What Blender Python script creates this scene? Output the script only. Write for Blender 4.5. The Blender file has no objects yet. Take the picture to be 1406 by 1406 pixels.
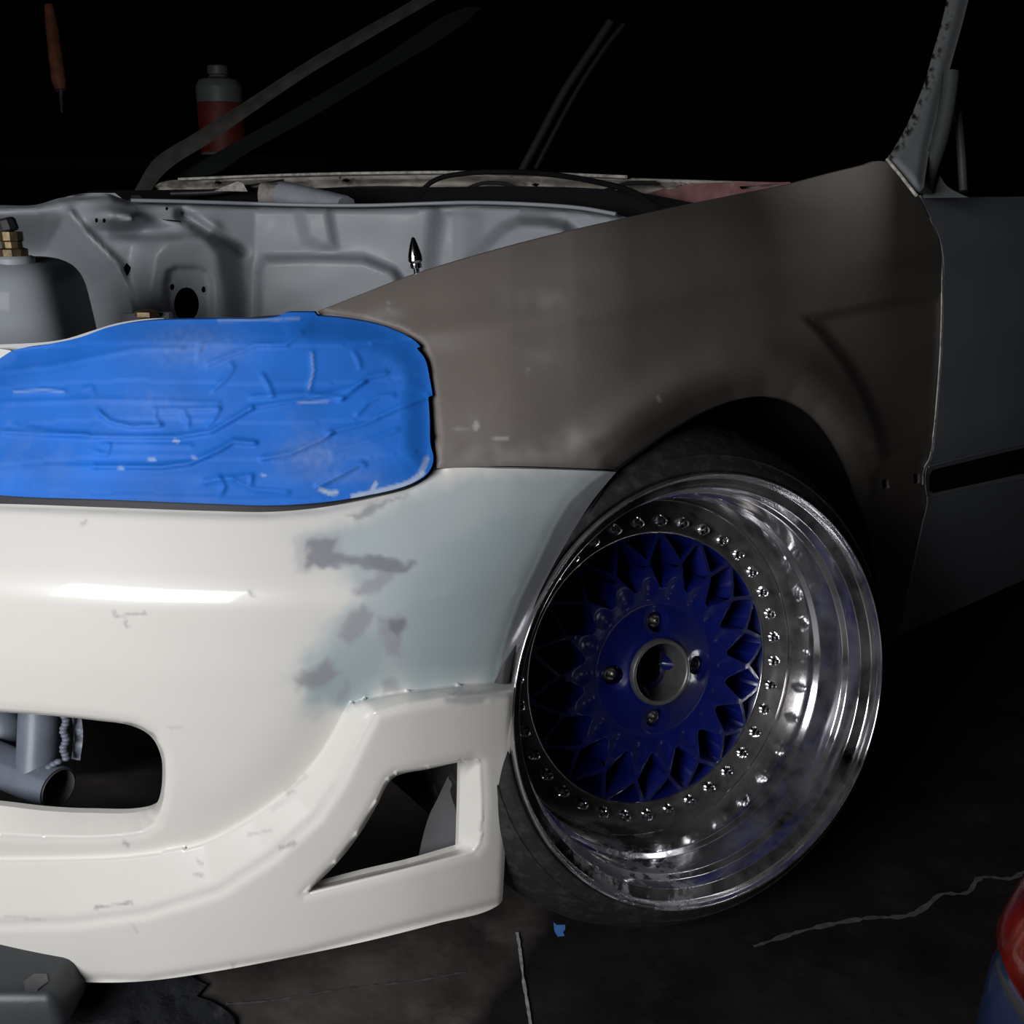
import bpy, bmesh, math, random
import numpy as np
from mathutils import Vector, Matrix, noise
from mathutils.geometry import delaunay_2d_cdt
random.seed(4)
SC = bpy.context.scene
COL = SC.collection

# ------------------------------------------------------------------ camera
H = .805; F = 1400.0; PITCH = math.radians(17.2)
cp, sp = math.cos(PITCH), math.sin(PITCH)
cam = bpy.data.cameras.new('camera'); co = bpy.data.objects.new('camera', cam); COL.objects.link(co)
co.location = (0, 0, H); co.rotation_euler = (math.pi/2-PITCH, 0, 0)
cam.sensor_width = 36; cam.lens = 36*F/1406; cam.clip_start = .02
SC.camera = co
# ------------------------------------------------------------------ world, light, exposure
SC.view_settings.view_transform = 'Standard'; SC.view_settings.look = 'None'
SC.view_settings.gamma = 1; SC.view_settings.use_curve_mapping = False
SC.view_settings.exposure = 0.0
w = bpy.data.worlds.new('world'); SC.world = w; w.use_nodes = True
w.node_tree.nodes['Background'].inputs[0].default_value = (.5, .6, .8, 1)
w.node_tree.nodes['Background'].inputs[1].default_value = .006
def area(name, loc, aim, sx, sy, power, col):
    l = bpy.data.lights.new(name, 'AREA'); l.shape = 'RECTANGLE'; l.size = sx; l.size_y = sy
    l.energy = power; l.color = col
    o = bpy.data.objects.new(name, l); COL.objects.link(o); o.location = loc
    o.rotation_euler = (Vector(aim)-Vector(loc)).to_track_quat('-Z', 'Y').to_euler()
    return o
area('doorway_daylight', (-1.14, -.68, 1.0), (-.15, .9, .35), 1.05, .72, 38, (.97, .98, 1.0))
area('added_rim_fill', (.95, .62, .085), (.27, 1.0, .2), .13, .10, .04, (1, .97, .95))  # added fill with no visible source, brightens the right of the rim

# ------------------------------------------------------------------ small maths
def ray(px, py):
    x = (px-703)/F; y = (py-703)/F
    return x, cp-y*sp, -sp-y*cp
def P(px, py, w):
    x, y, z = ray(px, py); return Vector((x*w, y*w, H+z*w))
def F_floor(px, py, z=0.0):
    x, y, zz = ray(px, py); t = (z-H)/zz; return Vector((x*t, y*t, z))
PLAN = [(-1.6,1.75),(-1.3,1.33),(-1.0,1.08),(-.75,.945),(-.60,.885),(-.45,.845),(-.30,.825),(-.18,.827),(-.08,.846),(0,.884),(.06,.930)]
PX = [p[0] for p in PLAN]; PYs = [p[1] for p in PLAN]
_x, _y = .06, .930
for x, k in ((.12,.84),(.2,.85),(.3,.90),(.45,.99),(.6,1.03),(1.0,1.03),(1.6,1.03),(2.4,1.03),(4,1.03)):
    _y += k*(x-_x); _x = x; PX.append(x); PYs.append(_y)
PX = np.array(PX); PYs = np.array(PYs)
_sl = np.gradient(PYs, PX)
def planY(X):   # cubic hermite
    X = np.asarray(X, float); i = np.clip(np.searchsorted(PX, X)-1, 0, len(PX)-2)
    h = PX[i+1]-PX[i]; t = np.clip((X-PX[i])/h, 0, 1)
    return ((1+2*t)*(1-t)**2*PYs[i]+t*(1-t)**2*h*_sl[i]+t*t*(3-2*t)*PYs[i+1]+t*t*(t-1)*h*_sl[i+1])
def smooth(a, b, x):
    t = np.clip((x-a)/(b-a), 0, 1); return t*t*(3-2*t)
def crv(x, pts):
    return np.interp(x, [p[0] for p in pts], [p[1] for p in pts])
def soft(x, pts):   # smoothed version of crv
    return (crv(x-.008, pts)+crv(x-.004, pts)+crv(x, pts)+crv(x+.004, pts)+crv(x+.008, pts))/5
LF = [(0,.03),(.127,.02),(.25,.012),(.35,.003),(.40,0),(.456,.0015),(.468,.003),(.480,.0085),(.533,.042),(.6,.079),(.68,.122),(.72,.158),(.8,.26),(.95,.5)]
LS = [(0,.02),(.25,.01),(.45,0),(.55,.004),(.62,.014),(.70,.036),(.745,.062),(.775,.095),(.80,.14),(.84,.2),(1,.35)]
LD = [(0,.05),(.3,.012),(.45,0),(.6,.006),(.75,.022),(.85,.045),(1,.09)]
def lean(X, z):
    a = soft(z, LF); b = soft(z, LS); c = soft(z, LD)
    t = smooth(-.15, .12, X); u = smooth(.30, .50, X)
    return (a*(1-t)+b*t)*(1-u)+c*u
def body(px, py):
    px = np.asarray(px, float); py = np.asarray(py, float)
    x, y, z = (px-703)/F, cp-(py-703)/F*sp, -sp-(py-703)/F*cp
    lo = np.full(px.shape, .45); hi = np.full(px.shape, 4.5)
    for _ in range(34):
        m = (lo+hi)/2; X = x*m; Y = y*m; Z = H+z*m
        s = (planY(X+.001)-planY(X-.001))/.002
        g = (Y-planY(X))/np.sqrt(1+s*s)-lean(X, Z)
        hi = np.where(g > 0, m, hi); lo = np.where(g > 0, lo, m)
    return (lo+hi)/2
def seglen(pts):
    return sum(math.dist(pts[i], pts[i+1]) for i in range(len(pts)-1))
def resample(pts, sp_, closed=True, corner=35):
    """Catmull-Rom through the points, corners sharper than `corner` kept."""
    n = len(pts); out = []
    def tan(i):
        if not closed and i in (0, n-1): return None
        a, b, c = pts[(i-1) % n], pts[i % n], pts[(i+1) % n]
        v1 = (b[0]-a[0], b[1]-a[1]); v2 = (c[0]-b[0], c[1]-b[1])
        l1 = math.hypot(*v1) or 1e-9; l2 = math.hypot(*v2) or 1e-9
        d = max(-1, min(1, (v1[0]*v2[0]+v1[1]*v2[1])/(l1*l2)))
        if math.degrees(math.acos(d)) > corner: return None
        u = (v1[0]/l1+v2[0]/l2, v1[1]/l1+v2[1]/l2); lu = math.hypot(*u) or 1
        return (u[0]/lu, u[1]/lu)
    T = [tan(i) for i in range(n)]
    for i in range(n if closed else n-1):
        a, b = pts[i], pts[(i+1) % n]; L = math.dist(a, b)
        ch = ((b[0]-a[0])/(L or 1), (b[1]-a[1])/(L or 1))
        ta = T[i] or ch; tb = T[(i+1) % n] or ch
        k = max(1, int(round(L/sp_)))
        for j in range(k):
            t = j/k; h1 = 2*t**3-3*t*t+1; h2 = t**3-2*t*t+t; h3 = -2*t**3+3*t*t; h4 = t**3-t*t
            out.append((h1*a[0]+h2*L*ta[0]+h3*b[0]+h4*L*tb[0], h1*a[1]+h2*L*ta[1]+h3*b[1]+h4*L*tb[1]))
    if not closed: out.append(pts[-1])
    return out
def pdist(px, py, poly, closed=False):
    poly = list(poly)
    if closed: poly = poly+[poly[0]]
    d = np.full(np.shape(px), 1e9)
    for (ax, ay), (bx, by) in zip(poly[:-1], poly[1:]):
        vx, vy = bx-ax, by-ay; L = vx*vx+vy*vy or 1e-12
        t = np.clip(((px-ax)*vx+(py-ay)*vy)/L, 0, 1)
        d = np.minimum(d, np.hypot(px-ax-t*vx, py-ay-t*vy))
    return d
def inside(px, py, poly):
    r = np.zeros(np.shape(px), bool); n = len(poly)
    for i in range(n):
        (ax, ay), (bx, by) = poly[i], poly[i-1]
        c = ((ay > py) != (by > py))
        with np.errstate(divide='ignore', invalid='ignore'):
            r ^= c & (px < (bx-ax)*(py-ay)/((by-ay) if by != ay else 1e-12)+ax)
    return r
def sdist(px, py, poly):      # positive inside
    d = pdist(px, py, poly, True); return np.where(inside(px, py, poly), d, -d)

# ------------------------------------------------------------------ materials
def mat(name, col=(.5,.5,.5), rough=.5, metal=0, coat=0, spec=.5, bump=0, bscale=60, var=0, vscale=8,
        attr=None, dust=0, dcol=(.4,.39,.38), dscale=40, dlo=.55, dhi=.7, trans=0, bdist=.002, stretch=None):
    m = bpy.data.materials.new(name); m.use_nodes = True; nt = m.node_tree; N = nt.nodes; L = nt.links
    b = N['Principled BSDF']
    b.inputs['Roughness'].default_value = rough; b.inputs['Metallic'].default_value = metal
    b.inputs['Coat Weight'].default_value = coat; b.inputs['Coat Roughness'].default_value = .06
    b.inputs['Specular IOR Level'].default_value = spec
    b.inputs['Transmission Weight'].default_value = trans
    b.inputs['Base Color'].default_value = (*col, 1)
    tc = N.new('ShaderNodeTexCoord'); src = tc.outputs['Object']
    if stretch:
        mp = N.new('ShaderNodeMapping'); mp.inputs['Scale'].default_value = stretch
        L.new(src, mp.inputs[0]); src = mp.outputs[0]
    base = None
    if attr:
        a = N.new('ShaderNodeVertexColor'); a.layer_name = attr; base = a.outputs[0]
    if var:
        n = N.new('ShaderNodeTexNoise'); n.inputs['Scale'].default_value = vscale; n.inputs['Detail'].default_value = 6
        L.new(src, n.inputs['Vector'])
        mr = N.new('ShaderNodeMapRange'); mr.inputs[3].default_value = 1-var; mr.inputs[4].default_value = 1+var
        mr.inputs[1].default_value = .3; mr.inputs[2].default_value = .7
        L.new(n.outputs[0], mr.inputs[0])
        mx = N.new('ShaderNodeMix'); mx.data_type = 'RGBA'; mx.blend_type = 'MULTIPLY'; mx.inputs[0].default_value = 1
        if base: L.new(base, mx.inputs[6])
        else: mx.inputs[6].default_value = (*col, 1)
        L.new(mr.outputs[0], mx.inputs[7]); base = mx.outputs[2]
    if dust:
        n = N.new('ShaderNodeTexNoise'); n.inputs['Scale'].default_value = dscale; n.inputs['Detail'].default_value = 8
        n.inputs['Roughness'].default_value = .65
        L.new(src, n.inputs['Vector'])
        mr = N.new('ShaderNodeMapRange'); mr.inputs[1].default_value = dlo; mr.inputs[2].default_value = dhi
        mr.inputs[4].default_value = dust; L.new(n.outputs[0], mr.inputs[0])
        mx = N.new('ShaderNodeMix'); mx.data_type = 'RGBA'
        L.new(mr.outputs[0], mx.inputs[0])
        if base: L.new(base, mx.inputs[6])
        else: mx.inputs[6].default_value = (*col, 1)
        mx.inputs[7].default_value = (*dcol, 1); base = mx.outputs[2]
        rr = N.new('ShaderNodeMapRange'); rr.inputs[3].default_value = rough; rr.inputs[4].default_value = max(rough, .7)
        L.new(mr.outputs[0], rr.inputs[0]); L.new(rr.outputs[0], b.inputs['Roughness'])
        if metal:
            rm = N.new('ShaderNodeMapRange'); rm.inputs[3].default_value = metal; rm.inputs[4].default_value = 0
            L.new(mr.outputs[0], rm.inputs[0]); L.new(rm.outputs[0], b.inputs['Metallic'])
    if base: L.new(base, b.inputs['Base Color'])
    if bump:
        n = N.new('ShaderNodeTexNoise'); n.inputs['Scale'].default_value = bscale; n.inputs['Detail'].default_value = 5
        L.new(src, n.inputs['Vector'])
        bp = N.new('ShaderNodeBump'); bp.inputs['Strength'].default_value = bump; bp.inputs['Distance'].default_value = bdist
        L.new(n.outputs[0], bp.inputs['Height']); L.new(bp.outputs[0], b.inputs['Normal'])
    return m
M = dict(
 bumper=mat('bumper_paint', rough=.33, coat=.35, attr='paint', var=.02, vscale=5),
 tape=mat('blue_masking_tape', (.014,.148,.60), .62, spec=.25, var=.14, vscale=9, dust=.16, dcol=(.35,.45,.65), dscale=14, dlo=.55, dhi=.85, bump=.1, bscale=160, bdist=.001, attr='paint'),
 gap=mat('dark_rubber_seal', (.02,.02,.022), .5),
 fender=mat('taupe_primer', rough=.55, spec=.35, attr='paint', var=.06, vscale=11, bump=.08, bscale=220),
 door=mat('grey_door_primer', (.30,.32,.355), .6, spec=.3, var=.06, vscale=6),
 pillar=mat('peeling_pillar_paint', (.20,.215,.23), .5, attr='paint', bump=.2, bscale=60),
 bay=mat('grey_bay_paint', (.315,.335,.36), .5, coat=.04, var=.05, vscale=5),
 tank=mat('grey_tank_paint', (.26,.28,.31), .7, coat=.1, var=.05),
 cowl=mat('dusty_beige_cowl', (.36,.33,.29), .8, var=.35, vscale=22, bump=.5, bscale=60, dust=.8, dcol=(.08,.07,.06), dscale=24, dlo=.56, dhi=.66),
 redcowl=mat('dull_red_body_paint', (.20,.09,.09), .6, var=.3, vscale=30, dust=.5, dcol=(.25,.23,.22), dscale=50),
 blackm=mat('black_void_plastic', (.006,.006,.007), .8, spec=.15),
 liner=mat('black_wheel_well', (.008,.008,.009), .9, spec=.1),
 chrome=mat('polished_aluminium', (.62,.61,.63), .07, 1, dust=.26, dcol=(.18,.17,.17), dscale=22, dlo=.3, dhi=1.0, bump=.03, bscale=30),  # dust, plus an even grey painting in the room's reflection
 ring=mat('brushed_aluminium_ring', (.62,.60,.59), .11, 1, dust=.2, dcol=(.17,.16,.15), dscale=60, dlo=.25, dhi=1.0),
 bolt=mat('chrome_bolt', (.8,.8,.82), .1, 1),
 blue=mat('glossy_blue_spoke_paint', (.002,.006,.11), .38, coat=.45, var=.15, vscale=20, dust=.12, dcol=(.03,.04,.10), dscale=50, dlo=.5, dhi=.8),
 bore=mat('bare_metal_bore', (.20,.20,.19), .45, .7, var=.2, vscale=50),
 tyre=mat('tyre_rubber', (.016,.016,.017), .55, spec=.4, dust=.55, dcol=(.07,.072,.078), dscale=70, dlo=.5, dhi=.8, bump=.5, bscale=90),
 lug=mat('dull_steel_nut', (.45,.45,.42), .3, 1),
 brass=mat('dirty_brass', (.13,.095,.05), .45, .7, var=.4, vscale=90),
 steel=mat('dark_steel', (.10,.10,.11), .45, .6, var=.3, vscale=30, bump=.3),
 tube=mat('grey_painted_tube', (.15,.17,.215), .45, coat=.06, var=.15, vscale=30, dust=.3, dcol=(.4,.42,.46), dscale=70, dlo=.6, dhi=.75),
 tubein=mat('tube_inside_steel', (.22,.20,.19), .5, .5, var=.3, vscale=40),
 duct=mat('duct_grey_plastic', (.12,.12,.125), .6, var=.1, vscale=20),
 paper=mat('pale_grey_paper_sleeve', (.30,.32,.36), .7, var=.1, vscale=30),
 blackpl=mat('satin_black_sheet', (.018,.019,.022), .35, spec=.5, bump=1, bscale=14, bdist=.02, dust=.35, dcol=(.10,.10,.11), dscale=18, dlo=.56, dhi=.7),
 jack=mat('dark_grey_cast_metal', (.045,.05,.055), .45, .3, bump=.3, bscale=40, var=.2),
 rust=mat('rusty_steel', (.12,.06,.03), .7, .2, var=.5, vscale=90),
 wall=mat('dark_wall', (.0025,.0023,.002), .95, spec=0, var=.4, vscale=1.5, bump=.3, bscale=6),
 jug=mat('white_jug_plastic', (.12,.13,.13), .5),
 jugred=mat('jug_red_label', (.13,.015,.01), .6, var=.2, vscale=40),
 jugcap=mat('jug_cap_plastic', (.10,.10,.09), .5),
 handle=mat('orange_brown_handle', (.24,.09,.05), .5, var=.4, vscale=18),
 bench=mat('dark_bench_wood', (.003,.0025,.002), .9, spec=.05, var=.4, vscale=6),
 bluecar=mat('dark_blue_car_paint', (.005,.012,.045), .3, coat=.6),
 redlens=mat('red_lamp_lens', (.11,.005,.002), .18, coat=.5, var=.5, vscale=30, bump=.5, bscale=70),
 trimd=mat('dark_trim_plastic', (.012,.014,.0135), .6),
 chalk=mat('pale_dust_line', (.30,.30,.30), .9, var=.5, vscale=120),
 crack=mat('pale_crack_filler', (.075,.07,.07), .9, var=.4, vscale=80),
 smalltape=mat('torn_blue_tape', (.05,.16,.42), .6),
)
def residue(m, pt, rad):
    nt = m.node_tree; N = nt.nodes; L = nt.links; b = N['Principled BSDF']
    g = N.new('ShaderNodeNewGeometry'); d = N.new('ShaderNodeVectorMath'); d.operation = 'DISTANCE'; d.inputs[1].default_value = pt
    L.new(g.outputs['Position'], d.inputs[0])
    a = N.new('ShaderNodeMapRange'); a.inputs[1].default_value = rad; a.inputs[2].default_value = rad*.3; L.new(d.outputs['Value'], a.inputs[0])
    n = N.new('ShaderNodeTexNoise'); n.inputs['Scale'].default_value = 26; n.inputs['Detail'].default_value = 9; n.inputs['Roughness'].default_value = .7
    L.new(g.outputs['Position'], n.inputs['Vector'])
    k = N.new('ShaderNodeMapRange'); k.inputs[1].default_value = .47; k.inputs[2].default_value = .56; L.new(n.outputs[0], k.inputs[0])
    u = N.new('ShaderNodeMath'); u.operation = 'MULTIPLY'; L.new(a.outputs[0], u.inputs[0]); L.new(k.outputs[0], u.inputs[1])
    u2 = N.new('ShaderNodeMath'); u2.operation = 'MULTIPLY'; u2.inputs[1].default_value = .8; L.new(u.outputs[0], u2.inputs[0])
    old = {i: b.inputs[i].links[0].from_socket for i in ('Base Color', 'Roughness', 'Metallic')}
    for i, v in (('Base Color', (.36,.36,.42,1)), ('Roughness', .8), ('Metallic', 0)):
        mx = N.new('ShaderNodeMix')
        if i == 'Base Color':
            mx.data_type = 'RGBA'; A_, B_, O_ = 6, 7, 2
        else: A_, B_, O_ = 2, 3, 0
        L.new(u2.outputs[0], mx.inputs[0]); L.new(old[i], mx.inputs[A_]); mx.inputs[B_].default_value = v; L.new(mx.outputs[O_], b.inputs[i])
residue(M['chrome'], tuple(P(835, 1165, 1.09)), .13)
def floor_mat():
    m = mat('patchy_concrete', (.07,.06,.055), .55, spec=.35, var=.5, vscale=9, bump=.8, bscale=40, dust=.6, dcol=(.13,.12,.11), dscale=16, dlo=.52, dhi=.72)
    nt = m.node_tree; N = nt.nodes; L = nt.links; b = N['Principled BSDF']
    src = b.inputs['Base Color'].links[0].from_socket
    # base colour multiplied darker: to the right of a slanting edge on the floor
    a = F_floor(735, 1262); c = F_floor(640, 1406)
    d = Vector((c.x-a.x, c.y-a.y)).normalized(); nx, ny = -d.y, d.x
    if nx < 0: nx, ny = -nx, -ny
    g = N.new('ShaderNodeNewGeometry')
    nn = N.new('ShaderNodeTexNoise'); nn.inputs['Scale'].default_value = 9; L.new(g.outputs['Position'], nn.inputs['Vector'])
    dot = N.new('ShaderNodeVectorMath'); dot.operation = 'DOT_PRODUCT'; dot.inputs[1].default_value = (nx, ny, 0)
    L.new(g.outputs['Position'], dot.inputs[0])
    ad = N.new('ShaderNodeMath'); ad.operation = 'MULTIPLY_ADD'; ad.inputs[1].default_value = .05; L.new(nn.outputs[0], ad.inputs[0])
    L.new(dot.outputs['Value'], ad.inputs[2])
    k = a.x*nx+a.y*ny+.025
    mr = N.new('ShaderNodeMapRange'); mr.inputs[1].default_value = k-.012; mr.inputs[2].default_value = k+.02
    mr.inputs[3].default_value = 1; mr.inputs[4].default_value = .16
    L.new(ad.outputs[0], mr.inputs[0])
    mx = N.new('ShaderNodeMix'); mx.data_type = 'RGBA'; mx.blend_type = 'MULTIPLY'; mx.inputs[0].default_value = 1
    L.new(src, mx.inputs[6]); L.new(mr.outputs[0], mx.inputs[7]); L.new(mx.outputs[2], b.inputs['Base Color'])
    return m
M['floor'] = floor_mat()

# ------------------------------------------------------------------ object helpers
def link(name, me, m, parent=None, smooth_=True):
    if smooth_:
        me.polygons.foreach_set('use_smooth', [True]*len(me.polygons))
    o = bpy.data.objects.new(name, me); COL.objects.link(o)
    if m is not None: me.materials.append(m)
    if parent: o.parent = parent
    return o
def empty(name, label, cat, group=None, loc=(0,0,0)):
    o = bpy.data.objects.new(name, None); COL.objects.link(o); o.location = loc
    o.empty_display_size = .05; o['label'] = label; o['category'] = cat
    if group: o['group'] = group
    return o
def tag(o, label, cat, group=None):
    o['label'] = label; o['category'] = cat
    if group: o['group'] = group
    return o
def struct(o): o['kind'] = 'structure'; return o
def bmobj(name, bm, m, parent=None, sm=True, auto=None):
    me = bpy.data.meshes.new(name); bm.normal_update(); bm.to_mesh(me); bm.free()
    o = link(name, me, m, parent, sm)
    if auto:
        for e in me.edges: pass
        me.set_sharp_from_angle(angle=math.radians(auto))
    return o
def sheet(name, outline, depth, m, parent, holes=(), step=6, thick=.003, relief=None, lines=(), paint=None, rs=True, corner=35, refine=None):
    ol = resample(outline, step, True, corner) if rs else list(outline)
    hs = [resample(h, step*.8, True, corner) for h in holes]
    verts = []; edges = []
    def addloop(pts, closed=True):
        s = len(verts); verts.extend(pts); n = len(pts)
        for i in range(n if closed else n-1): edges.append((s+i, s+(i+1) % n))
    addloop(ol)
    for h in hs: addloop(h)
    rows = []
    def row(pts, closed, offs):
        q = np.array(pts); nxt = np.roll(q, -1, 0); prv = np.roll(q, 1, 0)
        if not closed: nxt[-1] = q[-1]; prv[0] = q[0]
        t = nxt-prv; l = np.hypot(t[:, 0], t[:, 1])+1e-9; nn = np.stack([-t[:, 1]/l, t[:, 0]/l], 1)
        for o_ in offs: rows.append(q+nn*o_)
    def keep(R_, tol, lst, closed=True):
        return R_
    e1 = step*.62; e2 = step*1.25
    row(ol, True, (e1, -e1, e2, -e2))
    for h in hs: row(h, True, (e1, -e1, e2, -e2))
    ls = [resample(l, step*.8, False, corner) for l in lines]
    for l in ls:
        a = np.array(l); ok = sdist(a[:, 0], a[:, 1], ol) > step*.4
        for h in hs: ok &= sdist(a[:, 0], a[:, 1], h) < -step*.4
        run = []
        for p, k in zip(l, ok):
            if k: run.append(p)
            else:
                if len(run) > 1: addloop(run, False)
                run = []
        if len(run) > 1: addloop(run, False)
    for l in ls: row(l, False, (e1, -e1, e2, -e2))
    alll = [(ol, True)]+[(h, True) for h in hs]+[(l, False) for l in ls]
    def alld(x_, y_):
        d_ = np.full(len(x_), 1e9)
        for l_, c_ in alll: d_ = np.minimum(d_, pdist(x_, y_, l_, c_))
        return d_
    rw = np.concatenate(rows)
    ok = inside(rw[:, 0], rw[:, 1], ol)
    for h in hs: ok &= ~inside(rw[:, 0], rw[:, 1], h)
    rw = rw[ok]; rd = alld(rw[:, 0], rw[:, 1])
    rw = rw[(np.abs(rd-e1) < e1*.12) | (np.abs(rd-e2) < e1*.12)]
    seen = set(); kk = []
    for i_, p_ in enumerate(rw):
        c_ = (round(p_[0]/(step*.45)), round(p_[1]/(step*.45)))
        if c_ not in seen: seen.add(c_); kk.append(i_)
    rw = rw[kk]
    verts.extend([tuple(p) for p in rw])
    xs = [p[0] for p in ol]; ys = [p[1] for p in ol]
    gx = []; r = 0; y = min(ys)
    while y < max(ys):
        x = min(xs)+(step/2 if r % 2 else 0)
        while x < max(xs): gx.append((x, y)); x += step
        y += step*.866; r += 1
    g = np.array(gx); ok = inside(g[:, 0], g[:, 1], ol)
    for h in hs: ok &= ~inside(g[:, 0], g[:, 1], h)
    g = g[ok]; ok = alld(g[:, 0], g[:, 1]) > e2+step*.5
    if refine is not None: ok &= refine(g)
    verts.extend([tuple(p) for p in g[ok]])
    res = delaunay_2d_cdt([Vector(v) for v in verts], edges, [], 0, 1e-4)
    V = np.array([tuple(v) for v in res[0]]); T = [f for f in res[2]]
    cen = np.array([V[list(f)].mean(0) for f in T])
    ok = inside(cen[:, 0], cen[:, 1], ol)
    for h in hs: ok &= ~inside(cen[:, 0], cen[:, 1], h)
    T = [f for f, k in zip(T, ok) if k]
    wv = depth(V[:, 0], V[:, 1])
    if relief is not None: wv = wv-relief(V[:, 0], V[:, 1])
    co3 = [P(V[i, 0], V[i, 1], wv[i]) for i in range(len(V))]
    used = sorted({i for f in T for i in f}); mp = {i: k for k, i in enumerate(used)}
    F3 = []
    camp = Vector((0, 0, H))
    for f in T:
        a, b, c = [co3[i] for i in f]
        if (b-a).cross(c-a).dot(camp-a) < 0: f = f[::-1]
        F3.append([mp[i] for i in f])
    vs = [co3[i] for i in used]
    # folded return along every free edge
    if thick:
        cnt = {}
        for f in F3:
            for i in range(3):
                e = (f[i], f[(i+1) % 3]); cnt[e] = cnt.get(e, 0)+1
        be = [e for e in cnt if (e[1], e[0]) not in cnt]
        ring = {}; isb = depth in BODYLIKE
        def inn(v):
            if isb:
                s_ = float((planY(v.x+.01)-planY(v.x-.01))/.02); return Vector((-s_, 1, 0)).normalized()
            return (v-camp).normalized()
        def rv(i):
            if i not in ring:
                v = vs[i]; ring[i] = (len(vs), len(vs)+1); vs.append(v.copy()); vs.append(v+inn(v)*thick); used.extend([used[i], used[i]])
            return ring[i]
        nf = len(used)
        for a_, b_ in be:
            A_, B_ = rv(a_), rv(b_)
            F3.append([B_[0], A_[0], A_[1], B_[1]])
    me = bpy.data.meshes.new(name); me.from_pydata(vs, [], F3); me.update()
    if paint is not None:
        colr = np.asarray(paint(V[used, 0], V[used, 1]))
        at = me.color_attributes.new('paint', 'FLOAT_COLOR', 'POINT')
        buf = np.ones((len(used), 4), np.float32); buf[:, :3] = colr; at.data.foreach_set('color', buf.ravel())
    return link(name, me, m, parent)
BODYLIKE = [body]
def tube(pts, r, name, m, parent=None, seg=12, cap=True, radii=None):
    bm = bmesh.new(); rings = []; n = len(pts); up = Vector((0,0,1))
    pts = [Vector(p) for p in pts]
    for i, p in enumerate(pts):
        t = (pts[min(i+1, n-1)]-pts[max(i-1, 0)]).normalized()
        a = t.cross(up);
        if a.length < .05: a = t.cross(Vector((1,0,0)))
        a.normalize(); b = t.cross(a)
        rr = radii[i] if radii else r
        rings.append([bm.verts.new(p+(a*math.cos(k/seg*6.28318)+b*math.sin(k/seg*6.28318))*rr) for k in range(seg)])
    for i in range(n-1):
        for k in range(seg):
            bm.faces.new((rings[i][k], rings[i+1][k], rings[i+1][(k+1) % seg], rings[i][(k+1) % seg]))
    if cap:
        bm.faces.new(rings[0]); bm.faces.new(rings[-1][::-1])
    bmesh.ops.recalc_face_normals(bm, faces=bm.faces)
    return bmobj(name, bm, m, parent, auto=50)
def lathe(prof, frame, name, m, parent=None, seg=48, closed=False, auto=40):
    """prof: (radius, distance along axis n); frame=(origin,n,a,c)"""
    O, n, a, c = frame; bm = bmesh.new(); rings = []
    for r, d in prof:
        if r < 1e-6: rings.append([bm.verts.new(O+n*d)]*seg)
        else: rings.append([bm.verts.new(O+n*d+(a*math.cos(k/seg*2*math.pi)+c*math.sin(k/seg*2*math.pi))*r) for k in range(seg)])
    m_ = len(rings)
    for i in range(m_ if closed else m_-1):
        A, B = rings[i], rings[(i+1) % m_]
        for k in range(seg):
            q = []
            for v in (A[k], A[(k+1) % seg], B[(k+1) % seg], B[k]):
                if v not in q: q.append(v)
            if len(q) > 2: bm.faces.new(q)
    bmesh.ops.recalc_face_normals(bm, faces=bm.faces)
    return bmobj(name, bm, m, parent, auto=auto)
def axes(n):
    n = Vector(n).normalized(); a = n.cross(Vector((0,0,1)))
    if a.length < .01: a = Vector((1,0,0))
    a.normalize(); return n, a, a.cross(n)
def box(cx, cy, cz, sx, sy, sz, name, m, parent=None, rz=0, bev=.004, seg=3, taper=1):
    bm = bmesh.new(); bmesh.ops.create_cube(bm, size=1)
    for v in bm.verts:
        k = taper if v.co.z > 0 else 1
        v.co = Vector((v.co.x*sx*k, v.co.y*sy*k, v.co.z*sz))
    if bev: bmesh.ops.bevel(bm, geom=bm.edges[:]+bm.verts[:], offset=bev, segments=seg, affect='EDGES', profile=.5)
    bmesh.ops.transform(bm, matrix=Matrix.Translation((cx, cy, cz)) @ Matrix.Rotation(rz, 4, 'Z'), verts=bm.verts)
    return bmobj(name, bm, m, parent, auto=35)
def nz(x, y, s, k=0): return noise.noise(Vector((x*s, y*s, k)))
def nza(px, py, s, k=0): return np.array([nz(a, b, s, k) for a, b in zip(px, py)])

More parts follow.
